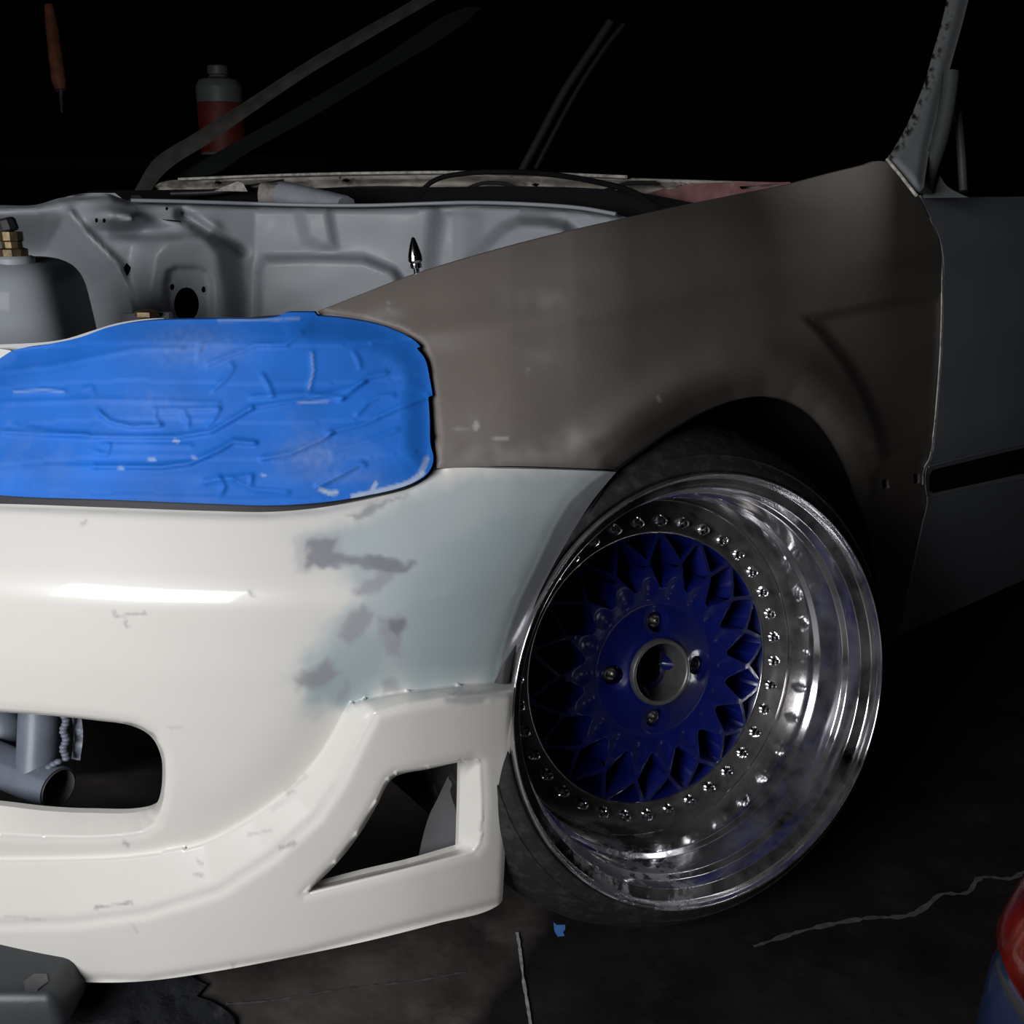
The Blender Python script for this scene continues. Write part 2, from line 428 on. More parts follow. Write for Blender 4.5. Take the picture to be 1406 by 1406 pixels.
# ------------------------------------------------------------------ the room
def plane(name, pts, m, parent=None):
    me = bpy.data.meshes.new(name); me.from_pydata(pts, [], [list(range(len(pts)))]); me.update()
    return link(name, me, m, parent, False)
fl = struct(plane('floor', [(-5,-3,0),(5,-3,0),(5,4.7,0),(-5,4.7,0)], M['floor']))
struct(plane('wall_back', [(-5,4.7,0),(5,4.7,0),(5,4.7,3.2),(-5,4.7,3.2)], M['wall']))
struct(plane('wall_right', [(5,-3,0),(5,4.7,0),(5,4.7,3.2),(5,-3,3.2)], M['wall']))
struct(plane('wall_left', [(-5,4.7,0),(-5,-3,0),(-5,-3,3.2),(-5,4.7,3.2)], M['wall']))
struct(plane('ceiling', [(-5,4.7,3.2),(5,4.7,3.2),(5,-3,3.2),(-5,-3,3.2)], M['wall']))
def ribbon(name, pts, wd, m, parent=None, z=.0015, jit=.3, zt=.001):
    pts = resample(pts, 6, False, 80); bm = bmesh.new(); A = []
    for i, (x, y) in enumerate(pts):
        c = F_floor(x, y, 0); d = F_floor(*pts[min(i+1, len(pts)-1)], 0)-F_floor(*pts[max(i-1, 0)], 0)
        nrm = Vector((-d.y, d.x, 0)).normalized(); ww = wd*(1+jit*random.uniform(-1, 1))
        A.append([bm.verts.new(c+nrm*ww+Vector((0,0,z))), bm.verts.new(c-nrm*ww+Vector((0,0,z)))])
    for a, b in zip(A[:-1], A[1:]): bm.faces.new((a[0], a[1], b[1], b[0]))
    bmesh.ops.recalc_face_normals(bm, faces=bm.faces)
    return bmobj(name, bm, m, parent)
ribbon('floor_crack', [(1035,1301),(1100,1280),(1190,1262),(1252,1257),(1275,1243),(1290,1230),(1330,1226),(1343,1208),(1390,1207),(1410,1196),(1480,1170)], .0028, M['crack'], fl, jit=.6)
ribbon('floor_crack', [(310,1380),(370,1376),(430,1366),(500,1356),(560,1350),(640,1336)], .0012, M['crack'], fl, jit=.6)
tag(ribbon('dust_line', [(710,1282),(713,1300),(716,1325),(719,1350),(724,1380),(728,1406),(731,1440)], .0014, M['chalk'], None, z=.002, jit=.5),
    'thin pale chalky line on the black floor left of the tyre', 'line')

# ------------------------------------------------------------------ the car
car = empty('car', 'dismantled compact car with cream bumper, taupe fender and blue mesh wheel', 'car', loc=(.9, 1.9, 0))
class _Keep:  # children are built in world space
    pass
CAR = car; car.location = (0, 0, 0)

# ---- bumper
A_L = [(-520,1183),(0,1183),(100,1182),(180,1178),(280,1160),(345,1126),(400,1085),(437,1045),(460,1008),(482,966)]
B_L = [(-520,1272),(0,1270),(100,1267),(200,1254),(300,1224),(372,1178),(435,1122),(470,1068),(495,1015),(514,978)]
A_T = [(482,966),(500,960),(560,949),(630,941),(708,936)]
B_T = [(514,978),(560,966),(620,957),(665,954),(706,948)]
PLATE = B_L+B_T[1:]+[(760,948),(760,1500),(-520,1500)]
ABOVE = A_L+A_T[1:]+[(708,936),(900,936),(900,500),(-520,500)]
H1 = [(-330,992),(-250,980),(-120,976),(0,978),(60,982),(130,989),(185,998),(208,1012),(221,1038),(223,1062),(219,1095),(213,1107),(200,1113),(120,1116),(60,1113),(0,1106),(-120,1094),(-260,1088),(-320,1080),(-338,1040)]
O1 = [(-345,985),(-255,974),(-120,972),(0,974),(60,978),(132,985),(190,994),(214,1008),(227,1036),(229,1064),(226,1098),(217,1130),(198,1143),(170,1148),(120,1151),(60,1150),(0,1147),(-120,1140),(-270,1128),(-345,1100),(-355,1040)]
H2 = [(430,1218),(462,1186),(492,1148),(518,1105),(536,1072),(546,1065),(588,1056),(632,1046),(631,1100),(629,1166),(560,1186),(495,1201)]
O2 = [(417,1228),(460,1184),(489,1146),(515,1103),(533,1070),(543,1062),(588,1053),(650,1041),(660,1046),(663,1100),(660,1158),(651,1170),(560,1193),(495,1209)]
FL = [(845,640),(812,662),(782,690),(762,723),(738,775),(714,825),(700,863),(688,905),(682,937)]
def brelief(px, py):
    dA = np.minimum(pdist(px, py, A_L), pdist(px, py, A_T)); dB = np.minimum(pdist(px, py, B_L), pdist(px, py, B_T))
    inP = inside(px, py, PLATE); ab = inside(px, py, ABOVE)
    t = np.where(inP, 1, np.where(ab, 0, dA/(dA+dB+1e-6)))
    off = .027*t
    # rounded edges
    off = off-.0035*np.exp(-(dB/7)**2)*1.0
    # recess cove above A on the body
    off = off-.006*np.where(ab, np.exp(-(dA/45)**2), 0)
    # ledge of lower intake
    for Hh, O, dep in ((H1, O1, .036), (H2, O2, .030)):
        i = inside(px, py, O); dh = pdist(px, py, Hh, True); do = pdist(px, py, O, True)
        off = off-dep*np.where(i, do/(do+dh+1e-6), 0)
        off = off-.002*np.where(~i, np.exp(-(do/6)**2), 0)
    # wheel side flange
    fp = FL+[(730,940),(760,860),(900,620)]
    s = inside(px, py, fp); d = pdist(px, py, FL)
    off = off-np.where(s, np.minimum(.010*d/28, .02), 0)-.0015*np.exp(-(d/9)**2)
    # rolled edge towards the wheel on the lower plate
    off = off-.003*smooth(8, 0, 706-(py-948)*.05-px)*(py > 950)
    # lower edge tuck
    off = off-.004*np.exp(-((np.interp(px, [0,200,400,690], [1341,1347,1314,1240])-py)/6)**2)
    # rolled top edge
    top = [(-300,690),(0,692),(150,697),(300,702),(370,703),(440,697),(520,682),(560,670),(590,650),(604,644)]
    off = off-.006*np.exp(-(pdist(px, py, top)/7)**2)
    # soft bulge beside the lamp corner
    off = off+.004*np.exp(-(((px-600)/110)**2+((py-820)/110)**2))
    return off
CREAM = np.array((.74,.715,.665)); PRIM = np.array((.40,.475,.495)); PUT = np.array((.245,.25,.285)); GREEN = np.array((.33,.42,.43))
LAV = np.array((.40,.39,.43)); PALE = np.array((.60,.625,.63))
def blend(c, m, col): return c*(1-m[:, None])+col*m[:, None]
def polyblob(px, py, poly, s): return smooth(-s, s, sdist(px, py, poly))
def bpaint(px, py):
    wx = px+nza(px, py, .03, 3)*16+nza(px, py, .09, 5)*5; wy = py+nza(px, py, .03, 9)*14+nza(px, py, .09, 7)*5
    c = np.tile(CREAM, (len(px), 1))
    prim = [(420,735),(520,705),(620,655),(860,640),(860,760),(740,860),(715,938),(560,948),(500,960),(440,985),(410,930),(455,860),(490,830),(470,780),(430,760)]
    c = blend(c, polyblob(wx, wy, [(x-18, y) for x, y in prim], 30)*.55, PALE)
    c = blend(c, polyblob(wx, wy, prim, 16)*.75, PRIM)
    c = blend(c, polyblob(wx, wy, [(550,800),(690,700),(760,720),(700,860),(690,930),(560,935),(540,860)], 26)*.45, GREEN)
    c = blend(c, polyblob(wx, wy, [(470,880),(520,870),(530,940),(470,975),(420,960),(430,910)], 14)*.6, GREEN)
    for poly, s, a, col in [
        ([(405,738),(465,732),(470,765),(430,785),(406,785)], 7, .5, LAV),
        ([(424,742),(464,740),(458,756),(480,764),(520,762),(535,768),(572,774),(548,786),(520,784),(480,774),(450,780),(420,778)], 4, .85, PUT),
        ([(500,768),(535,764),(548,778),(570,776),(545,790),(515,782)], 4, .6, PUT),
        ([(482,810),(520,786),(548,786),(520,812),(490,820)], 6, .7, LAV*.8),
        ([(475,850),(500,828),(512,845),(500,872),(478,886),(466,876)], 6, .7, LAV*.75),
        ([(520,850),(548,840),(560,862),(548,885),(550,902),(530,898),(525,875)], 6, .65, LAV*.8),
        ([(534,852),(552,850),(556,866),(545,874),(533,866)], 4, .8, PUT*.9),
        ([(404,928),(432,918),(450,905),(466,925),(440,945),(410,946)], 7, .75, LAV*.72),
        ([(460,968),(472,935),(482,935),(478,960)], 5, .5, PUT*1.2),
        ([(520,940),(538,932),(552,946),(530,952)], 5, .6, PUT*1.2),
        ([(475,708),(520,690),(560,680),(530,694),(490,714)], 4, .7, PUT),
        ([(610,958),(650,955),(695,948),(705,955),(660,966),(612,968)], 4, .65, LAV*.8),
        ([(600,950),(660,946),(700,942),(705,946),(640,956)], 3, .5, PUT)]:
        c = blend(c, polyblob(px+nza(px, py, .08, 2)*6, py+nza(px, py, .08, 8)*6, poly, s)*a, col)
    fp = FL+[(730,948),(760,860),(900,620)]
    c = blend(c, polyblob(px, py, fp, 3)*.8, np.array((.27,.28,.305)))
    # below the ledge everything is cream again
    low = smooth(-6, 6, sdist(px, py, PLATE)); c = blend(c, low*(1-smooth(590, 612, px)*smooth(974, 962, py)), CREAM)
    # rub marks and chips
    for x0, y0, x1, y1, r, a in [(340,1147,372,1140,2,.4),(130,1246,180,1240,1.6,.8),(272,1182,277,1186,3,.5),(268,1200,278,1202,3,.5),(385,1165,405,1157,3,.6),
        (172,844,200,842,2,.55),(168,846,175,862,1.6,.6),(157,840,160,846,2,.6),(343,813,347,818,3,.8),(112,720,119,716,3,.5),(170,1157,176,1160,3,.6),
        (320,1330,321,1324,2,.6),(395,1085,420,1065,5,.25),(375,1110,400,1095,5,.2),(8,1258,60,1264,1.6,.3),(180,1270,190,1280,2,.3),(395,1090,402,1087,3,.4),(230,1000,250,998,1.5,.3)]:
        c = blend(c, smooth(r*.6+2.2, r*.6-1, pdist(px+nza(px, py, .2, 3)*3, py+nza(px, py, .2, 6)*3, [(x0,y0),(x1,y1)]))*a*.7, np.array((.12,.115,.11)))
    return c
BTOP = [(0,692),(150,697),(300,702),(370,703),(440,697),(520,682),(560,670),(582,656),(592,648),(604,644.5),(700,643.5),(800,646),(846,648)]
BUMP = [(-520,700),(-300,693)]+BTOP+[(812,690),(785,733),(757,782),(736,825),(721,872),(711,915),(706,945),(702,1000),(697,1100),(693,1180),(690,1236),(684,1243),
        (600,1268),(500,1293),(400,1314),(300,1333),(200,1347),(130,1349),(60,1345),(0,1339),(-150,1322),(-300,1300),(-520,1270)]
bumper = sheet('front_bumper', BUMP, body, M['bumper'], car, holes=(H1, H2), step=4, thick=.008, relief=brelief, lines=(A_L, B_L, A_T, B_T, O1+[O1[0]], O2+[O2[0]], FL), paint=bpaint)
bumper['label'] = 'cream bumper with grey green filler patches'
# ---- headlight, its dark seal and the tape over it
TAPE = [(-30,512),(0,492),(14,483),(18,481),(60,474),(110,463),(150,449),(200,441),(300,438),(384,434),(392,430),(412,429),(432,429),(436,434),(470,437),(520,446),(550,457),(572,470),(577,476),
        (572,478),(583,492),(590,520),(594,543),(588,545),(590,575),(591,610),(595,628),(593,640),(585,652),(560,666),(500,681),(440,690),(370,694),(300,692),(150,686),(0,680),(-30,676)]
SEAL = [(-34,520),(0,499),(60,480),(150,455),(200,447),(300,443),(436,436),(520,449),(565,464),(582,484),(590,520),(595,560),(598,610),(597,642),(586,657),(560,671),(500,684),(440,696),(370,702),(300,701),(150,696),(0,691),(-34,690)]
WR = [([(285,500),(318,487),(350,474),(392,472),(414,458)],1.6),([(292,536),(310,520),(320,505),(316,499)],1.3),([(135,565),(150,578),(182,586),(218,584)],2.2),
      ([(0,592),(60,596),(160,600),(240,600),(290,592),(325,572),(345,560)],2.4),([(345,560),(420,548),(470,536),(500,524)],1.6),([(130,640),(220,641),(260,636),(300,618),(320,606),(350,608)],2.6),
      ([(360,630),(400,622),(440,604),(455,594)],2.2),([(345,545),(420,540),(470,546)],1.4),([(468,548),(490,530),(505,518),(530,512)],1.8),([(450,594),(500,582),(545,560),(588,545)],1.8),
      ([(490,568),(505,552),(520,545),(540,543)],1.5),([(436,668),(470,650),(495,636),(500,638)],2.0),([(280,662),(300,658),(320,656),(345,653),(344,662)],1.6),([(300,655),(308,668),(304,676)],1.6),
      ([(318,658),(350,672),(395,676)],1.5),([(360,515),(368,528),(374,543)],1.4),([(428,484),(430,510),(424,535)],1.0),([(486,484),(492,495),(494,504)],1.2),([(212,562),(260,562),(300,560)],1.6),
      ([(213,564),(212,574),(222,584)],1.2),([(252,566),(258,576),(258,586)],1.2),([(285,585),(294,574),(300,562)],1.2),([(20,538),(60,535),(88,538)],1.2),([(0,553),(60,551),(130,548),(300,553)],1.0),
      ([(20,585),(80,594),(120,597)],1.2),([(510,470),(540,455)],1.0),([(455,620),(510,604),(545,590)],1.2),([(270,488),(276,476)],1.0),([(130,620),(146,624),(150,612),(148,610)],1.3),([(115,534),(125,530),(128,540)],1.0),
      ([(0,510),(70,502),(190,478),(250,478)],.9),([(60,640),(130,641)],1.0),([(140,610),(200,611),(262,612)],1.2)]
def trelief(px, py):
    d = sdist(px, py, TAPE)
    off = .006+.008*smooth(0, 40, d)
    for l, h in WR:
        dd = pdist(px, py, l); off = off+.0015*h*np.exp(-(dd/3.2)**2)
    # overlapping strips: each laps a little over the next
    t = (py+.03*px-430)/52+.12*np.sin(px/90); fr = t-np.floor(t); off = off+.0010*fr
    off = off+.0008*nza(px, py, .015, 1)+.0001*nza(px, py, .1, 4)
    return off
def tpaint(px, py):
    c = np.tile(np.array((.014,.148,.60)), (len(px), 1)); k = 1+.10*nza(px, py, .02, 6); c = c*k[:, None]
    for x, y, rx, ry, a in [(430,625,40,28,.28),(265,475,70,28,.22),(230,560,60,25,.10),(475,655,40,10,.15)]:
        m = np.exp(-((px-x)/rx)**2-((py-y)/ry)**2)*a*(1+.8*nza(px, py, .12, 2)); c = blend(c, np.clip(m, 0, 1), np.array((.30,.40,.62)))
    for l, r, a in [([(440,672),(452,677),(462,676)],2,.7),([(485,682),(530,672),(560,664),(580,650)],2.5,.75),([(578,650),(586,630)],3,.5),([(512,670),(516,664)],2,.7),([(205,631),(212,631)],1,.6),
                    ([(240,605),(244,606)],1.2,.6),([(265,628),(268,629)],1,.5),([(164,643),(168,643)],1,.5),([(360,652),(363,653)],1,.5),([(428,486),(430,510),(424,534)],.4,.35),
                    ([(20,538),(60,535),(86,538)],.4,.3),([(410,553),(450,551)],.4,.4),([(300,440),(410,438)],.8,.3)]:
        c = blend(c, smooth(r+2.5, r-.5, pdist(px, py, l))*a, np.array((.50,.58,.66)))
    return c
hl = sheet('headlight', SEAL, body, M['gap'], car, step=9, thick=.03, relief=lambda x, y: 0*x-.004)
tp = sheet('masking_tape', TAPE, body, M['tape'], hl, step=3.4, thick=.012, relief=trelief, paint=tpaint)
hl['label'] = 'headlight covered with blue masking tape'
# ---- upper bumper / grille panel edge behind the lamp
sheet('grille_panel', [(-300,478),(-100,475),(0,473),(85,466.5),(130,453),(160,444),(205,437.5),(225,437),(225,470),(60,520),(-20,540),(-300,560)], lambda x, y: body(x, y)+.018, M['bumper'], car, step=9, thick=.004,
      paint=lambda x, y: np.tile(np.array((.55,.55,.54)), (len(x), 1)))
sheet('grille_panel', [(-300,500),(-60,486),(0,479),(14,481),(19,486),(17,492),(0,502),(-60,540),(-300,600)], body, M['bumper'], car, step=8, thick=.004, relief=lambda x, y: 0*x-.003, paint=lambda x, y: np.tile(CREAM, (len(x), 1)))

# ---- fender
ARCH = [(1208,890),(1207,850),(1203,800),(1196,750),(1185,712),(1172,680),(1158,645),(1138,607),(1112,574),(1082,553),(1050,545),(1008,551),(960,570),(915,597),(880,622),(849,645)]
FREAR = [(1216,222),(1238,243),(1256,266),(1262,272),(1276,300),(1286,322),(1292,348),(1293,400),(1291,480),(1286,550),(1281,600),(1276,630),(1270,640),(1268,665),(1271,688),(1264,720),(1250,790),(1238,850),(1232,872)]
FTOP = [(436,428),(500,403),(560,380),(640,355),(760,323),(905,290),(1000,270),(1080,254),(1150,236),(1190,226),(1205,221)]
FFRONT = [(849,645),(800,643),(700,640),(640,641),(600,643),(597,600),(593,555),(586,500),(576,475),(550,456),(500,441),(440,432)]
FEND = FTOP+FREAR+[(1224,884),(1212,892)]+ARCH[:-1]+FFRONT
SHO = [(500,458),(620,452),(760,436),(870,412),(1000,385),(1100,366),(1200,352),(1293,340)]
VENT = [(1100,434),(1150,424),(1200,414),(1250,406),(1300,402),(1300,640),(1210,640),(1200,590),(1180,540),(1155,500),(1125,462)]
SQ1 = [(1211,659),(1220,657),(1221,670),(1212,673)]; SQ2 = [(1254,651),(1263,649),(1263,663),(1255,665)]
TRIMF = [(1196,652),(1210,640),(1274,625),(1272,700),(1205,712),(1194,700)]
def frelief(px, py):
    off = np.zeros(len(px))
    d = pdist(px, py, ARCH)
    off = off+.016*np.exp(-((d-48)/30)**2)*smooth(640, 590, py-.0*px)-.016*np.clip(1-d/30, 0, 1)**1.5
    ds = pdist(px, py, SHO); up = py < np.interp(px, [p[0] for p in SHO], [p[1] for p in SHO])
    off = off+.0045*np.exp(-(ds/26)**2)*smooth(480, 650, px)
    off = off-.003*np.where(~up, smooth(0, 30, ds)*np.exp(-(ds/90)**2), 0)
    dv = sdist(px, py, VENT)
    off = off-.020*smooth(-3, 17, dv)*np.exp(-np.clip(px-1100, 0, 400)/260)
    dt = sdist(px, py, TRIMF)
    off = off-.006*smooth(-2, 8, dt)
    led = [(1200,612),(1240,603),(1272,592)]
    off = off+.004*np.exp(-((pdist(px, py, led))/8)**2)
    # return along the lamp opening and the top edge
    off = off-.006*np.exp(-(pdist(px, py, FFRONT[5:])/5)**2)-.003*np.exp(-(pdist(px, py, FFRONT[:6])/4)**2)
    off = off+.006*np.exp(-(((px-700)/170)**2+((py-560)/110)**2))
    return off
TAUPE = np.array((.165,.143,.127))
def fpaint(px, py):
    c = np.tile(TAUPE, (len(px), 1)); c = c*(1+.10*nza(px, py, .012, 3))[:, None]
    for x, y, rx, ry, a in [(720,625,90,16,.30),(800,610,50,25,.18),(740,410,50,20,.18),(530,430,20,8,.25),(660,600,60,60,.08),(860,600,40,20,.10),(740,490,30,20,.12),(600,640,60,8,.2)]:
        m = np.exp(-((px-x)/rx)**2-((py-y)/ry)**2)*a*(1+1.2*nza(px, py, .05, 4)); c = blend(c, np.clip(m, 0, 1), np.array((.40,.38,.37)))
    for l, r, a in [([(678,603),(697,602)],1.0,.7),([(654,580),(654,588)],2.6,.7),([(625,589),(650,587)],.5,.3),([(724,508),(725,509)],1,.8),([(533,417),(534,423)],.6,.5),([(904,547),(906,549)],1,.8)]:
        c = blend(c, smooth(r+2.2, r-.5, pdist(px, py, l))*a, np.array((.45,.44,.42)))
    c = blend(c, smooth(3.0, 0, pdist(px, py, FFRONT[6:]))*.5, np.array((.40,.37,.33)))
    return c
fender = sheet('fender', FEND, body, M['fender'], car, holes=(SQ1, SQ2), step=5, thick=.006, relief=frelief, lines=(VENT[:5], [VENT[0]]+VENT[:5:-1][:4]), paint=fpaint)
sheet('hole_shade_sheet', [(1200,645),(1270,640),(1268,680),(1200,690)], lambda x, y: body(x, y)+.016, M['blackm'], fender, step=12, thick=.001)  # added black sheet that puts shade behind the square holes
fender['label'] = 'taupe primered fender over the front wheel'
# pale primer edge seen along fender/door seam and the seam at the cowl
def edge_tube(name, pts, r, m, parent, off=0.0, df=body, st=10):
    q = resample(pts, st, False, 60); a = np.array(q); wv = df(a[:, 0], a[:, 1])-off
    return tube([P(x, y, w_) for (x, y), w_ in zip(q, wv)], r, name, m, parent, seg=8)
M['edge'] = mat('bare_pale_panel_edge', (.5,.47,.42), .6, var=.5, vscale=80)
edge_tube('fender_edge', [(1276,300),(1286,322),(1292,348),(1293,400),(1291,480),(1286,550),(1281,600),(1276,630),(1269,642),(1267,665)], .0011, M['edge'], fender, off=-.002)
# ---- the rear liner of the arch
bm = bmesh.new(); A = []
ql = resample(ARCH+[(800,720),(750,800),(722,880),(708,940),(700,1100)], 14, False, 80); a = np.array(ql); wv = body(a[:, 0], a[:, 1])+.006
for (x, y), w_ in zip(ql, wv):
    p = P(x, y, w_); q = p+Vector((-.643, .766, 0))*.34
    A.append((bm.verts.new(p), bm.verts.new(q)))
for s, t in zip(A[:-1], A[1:]): bm.faces.new((s[0], t[0], t[1], s[1]))
bmesh.ops.recalc_face_normals(bm, faces=bm.faces)
bmobj('wheel_well', bm, M['liner'], car)
bp = [v for v in ql]
inner = [P(x, y, w_)+Vector((-.643, .766, 0))*.34 for (x, y), w_ in zip(ql, wv)]
me = bpy.data.meshes.new('wheel_well'); me.from_pydata(inner, [], [list(range(len(inner)))]); link('wheel_well_panel', me, M['liner'], car, False)

# ---- door
def doorw(px, py): return body(px, py)+.002
BODYLIKE.append(doorw)
def vpy(x0, y0, x): return y0+(x-x0)*(-(y0-262)/(2600-x0))
DR = [(1264,268),(1300,270),(1406,270),(1660,268)]
DOOR = DR+[(1660, vpy(1232,874,1660)),(1500, vpy(1232,874,1500)),(1406, vpy(1232,874,1406)),(1232,874)]+[(x+3, y) for x, y in FREAR[::-1][1:16]]
GRV = [(1272,650),(1278,641),(1406,611),(1640,560),(1640,610),(1406,655),(1280,682),(1272,678)]
def drelief(px, py):
    return -.012*smooth(-1, 5, sdist(px, py, GRV))+.006*np.exp(-((py-np.interp(px, [1290,1660], [345,335]))/22)**2)-.022*smooth(-60, 0, py-np.interp(px, [1232,1406,1660], [870,812,700]))
door = sheet('front_door', DOOR, doorw, M['door'], car, step=9, thick=.02, relief=drelief, lines=(GRV,))
sheet('door_moulding', [(1277,652),(1282,645),(1406,615),(1640,566),(1640,604),(1406,650),(1282,677),(1276,674)], doorw, M['blackm'], door, step=10, thick=.002, relief=lambda x, y: 0*x-.008)
edge_tube('door_moulding_edge', [(1273,684),(1300,677),(1406,657),(1500,636),(1640,608)], .0012, M['door'], door, off=-.001)
edge_tube('door_moulding_edge', [(1275,641),(1330,627),(1406,609),(1640,558)], .0012, M['door'], door, off=-.001)
sheet('rocker_panel', [(1228,876),(1300,855),(1406,818),(1660,715),(1660,760),(1406,850),(1300,878),(1232,892)], lambda x, y: body(x, y)+.05, M['blackm'], car, step=12, thick=.01)
# ---- near windscreen pillar
def pilw(px, py): return 1.31+(240-py)/240*.34+(px-1260)*.0003
PIL = [(1217,219),(1232,196),(1246,170),(1259,140),(1271,108),(1281,72),(1291,38),(1300,0),(1310,-60),(1350,-60),(1330,0),(1320,38),(1306,88),(1292,140),(1278,196),(1268,258),(1262,264),(1252,258),(1240,243)]
def ppaint(px, py):
    c = np.tile(np.array((.26,.275,.285)), (len(px), 1))
    L = [(1217,219),(1232,196),(1246,170),(1259,140),(1271,108),(1281,72),(1291,38),(1300,0),(1310,-60)]
    d = pdist(px, py, L); n = nza(px, py*.6, .16, 3)+.5*nza(px, py, .35, 5)
    m = np.clip(smooth(.05, .25, n)*smooth(16, 6, d)+smooth(3, 0, d)*.0, 0, 1); c = blend(c, m, np.array((.015,.015,.015)))
    e = np.clip(smooth(-.25, -.1, n)*smooth(.12, -.02, n)*smooth(12, 5, d), 0, 1); return blend(c, e*.4, np.array((.36,.35,.32)))
sheet('windscreen_pillar', PIL, pilw, M['pillar'], car, step=3.5, thick=.03, relief=lambda x, y: .012*smooth(0, 14, sdist(x, y, PIL)), paint=ppaint)
edge_tube('fender_seam', [(1218,219),(1236,240),(1250,258),(1258,268)], .0022, M['edge'], car, off=.008, df=pilw)
edge_tube('mirror_mount_frame', [(1268,262),(1276,235),(1288,200),(1297,165),(1303,130),(1306,100)], .011, M['pillar'], car, df=lambda x, y: 1.36+0*x)
edge_tube('mirror_mount_frame', [(1306,110),(1314,150),(1319,200),(1323,262)], .006, M['pillar'], car, df=lambda x, y: 1.40+0*x)
sheet('mirror_mount', [(1268,262),(1276,240),(1290,240),(1300,255),(1318,266),(1330,271),(1268,272)], lambda x, y: 1.38+0*x, M['pillar'], car, step=5, thick=.01, paint=lambda x, y: np.tile(np.array((.12,.13,.135)), (len(x), 1)))
for n_ in ('mirror_mount_frame', 'mirror_mount_frame.001'):
    o = bpy.data.objects.get(n_)
    if o:
        at = o.data.color_attributes.new('paint', 'FLOAT_COLOR', 'POINT'); at.data.foreach_set('color', [.05,.055,.055,1]*len(o.data.vertices))
# ---- far pillar and window divider
def farw(px, py): return 2.25+(265-py)/265*.45
FARP = [(176,277),(190,252),(203,229),(211,219),(270,181),(340,137),(420,85),(500,38),(560,4),(600,-22),(660,-55),(680,-50),(615,-10),(512,50),(425,102),(345,156),(285,198),(240,226),(222,242),(206,264),(197,279)]
sheet('windscreen_pillar', FARP, farw, M['pillar'], car, step=6, thick=.05, relief=lambda x, y: .008*smooth(0, 8, sdist(x, y, FARP)), paint=lambda x, y: np.tile(np.array((.075,.07,.065)), (len(x), 1))*(1+.5*nza(x, y, .06, 2))[:, None])
sheet('pillar_trim', [(235,242),(300,208),(400,152),(520,82),(640,10),(660,10),(640,30),(520,105),(430,160),(340,210),(290,240)], lambda x, y: farw(x, y)+.09, M['trimd'], car, step=10, thick=.02)
edge_tube('window_divider', [(715,236),(740,190),(775,125),(815,65),(838,30)], .012, M['pillar'], car, df=lambda x, y: 2.9+0*x)
edge_tube('window_divider_seal', [(735,232),(762,180),(795,120),(835,60),(856,34)], .008, M['trimd'], car, df=lambda x, y: 2.92+0*x)
o = bpy.data.objects['window_divider']; at = o.data.color_attributes.new('paint', 'FLOAT_COLOR', 'POINT'); at.data.foreach_set('color', [.03,.034,.03,1]*len(o.data.vertices))
# ---- cowl under the windscreen
def cow(px, py): return crv(px, [(150,2.28),(400,2.2),(700,1.95),(900,1.7),(1100,1.45)])
COWL = [(190,276),(205,262),(222,250),(262,247),(300,245),(400,241),(500,238),(640,237),(760,240),(860,244),(960,247),(1085,251),(1085,290),(905,300),(860,296),(820,284),(780,274),(740,268),(700,266),(560,264),(480,262),(420,260),(330,262),(250,272),(215,277)]
def crel(px, py):
    k = np.interp(px, [200,640,960,1085], [250,241,251,254])
    return .02*smooth(3, 0, np.abs(py-k+1))-.03*smooth(k+4, k+10, py)+.02*smooth(k+13, k+20, py)+.01*nza(px, py, .06, 1)
ch = [[(x-6,y),(x,y-2.5),(x+6,y-1),(x+2,y+2.5)] for x, y in ((300,251),(475,248),(735,254),(935,256))]
sheet('cowl', COWL, cow, M['cowl'], car, holes=ch, step=4, thick=.004, relief=crel)
edge_tube('cowl_seal', [(420,262),(500,258),(580,259),(630,263),(660,252),(690,252),(720,262),(760,268),(830,262),(860,252),(900,251)], .0035, M['gap'], car, df=cow, off=.03)
edge_tube('cowl_lip', [(245,246),(400,240),(520,237.5),(640,236.5),(760,239),(860,243)], .003, M['edge'], car, df=cow, off=.03)
sheet('cowl_corner', [(860,278),(900,262),(960,252),(1085,250),(1085,300),(905,310)], lambda x, y: cow(x, y)-.04, M['redcowl'], car, step=6, thick=.004, holes=[[(912,255),(932,254),(930,259),(914,260)],[(1015,256),(1070,252),(1068,255),(1018,260)]])
edge_tube('wiper_linkage', [(575,272),(583,258),(600,246),(640,238),(700,236),(760,240),(820,250),(870,264),(905,286)], .0045, M['blackm'], car, df=lambda x, y: crv(x, [(575,1.95),(700,1.9),(905,1.5)])-.06)
edge_tube('wiring', [(235,266),(290,264),(340,258),(390,250)], .006, M['gap'], car, df=lambda x, y: 2.1+0*x)
sheet('cowl_bracket', [(294,262),(326,249),(334,252),(340,263)], lambda x, y: 2.05+0*x, M['edge'], car, step=6, thick=.01)
edge_tube('air_duct', [(388,268),(400,270),(430,277),(475,288)], .024, M['paper'], car, df=lambda x, y: 1.85+(x-388)*-.001, st=12)
edge_tube('air_duct_collar', [(358,266),(366,267),(380,268)], .021, M['cowl'], car, df=lambda x, y: 1.87+0*x, st=6)
# black bulkhead gap behind the engine bay panel
sheet('bulkhead', [(120,262),(500,258),(860,262),(960,280),(960,400),(120,420)], lambda x, y: 2.3-(x-120)*.0009, M['blackm'], car, step=30, thick=.01)

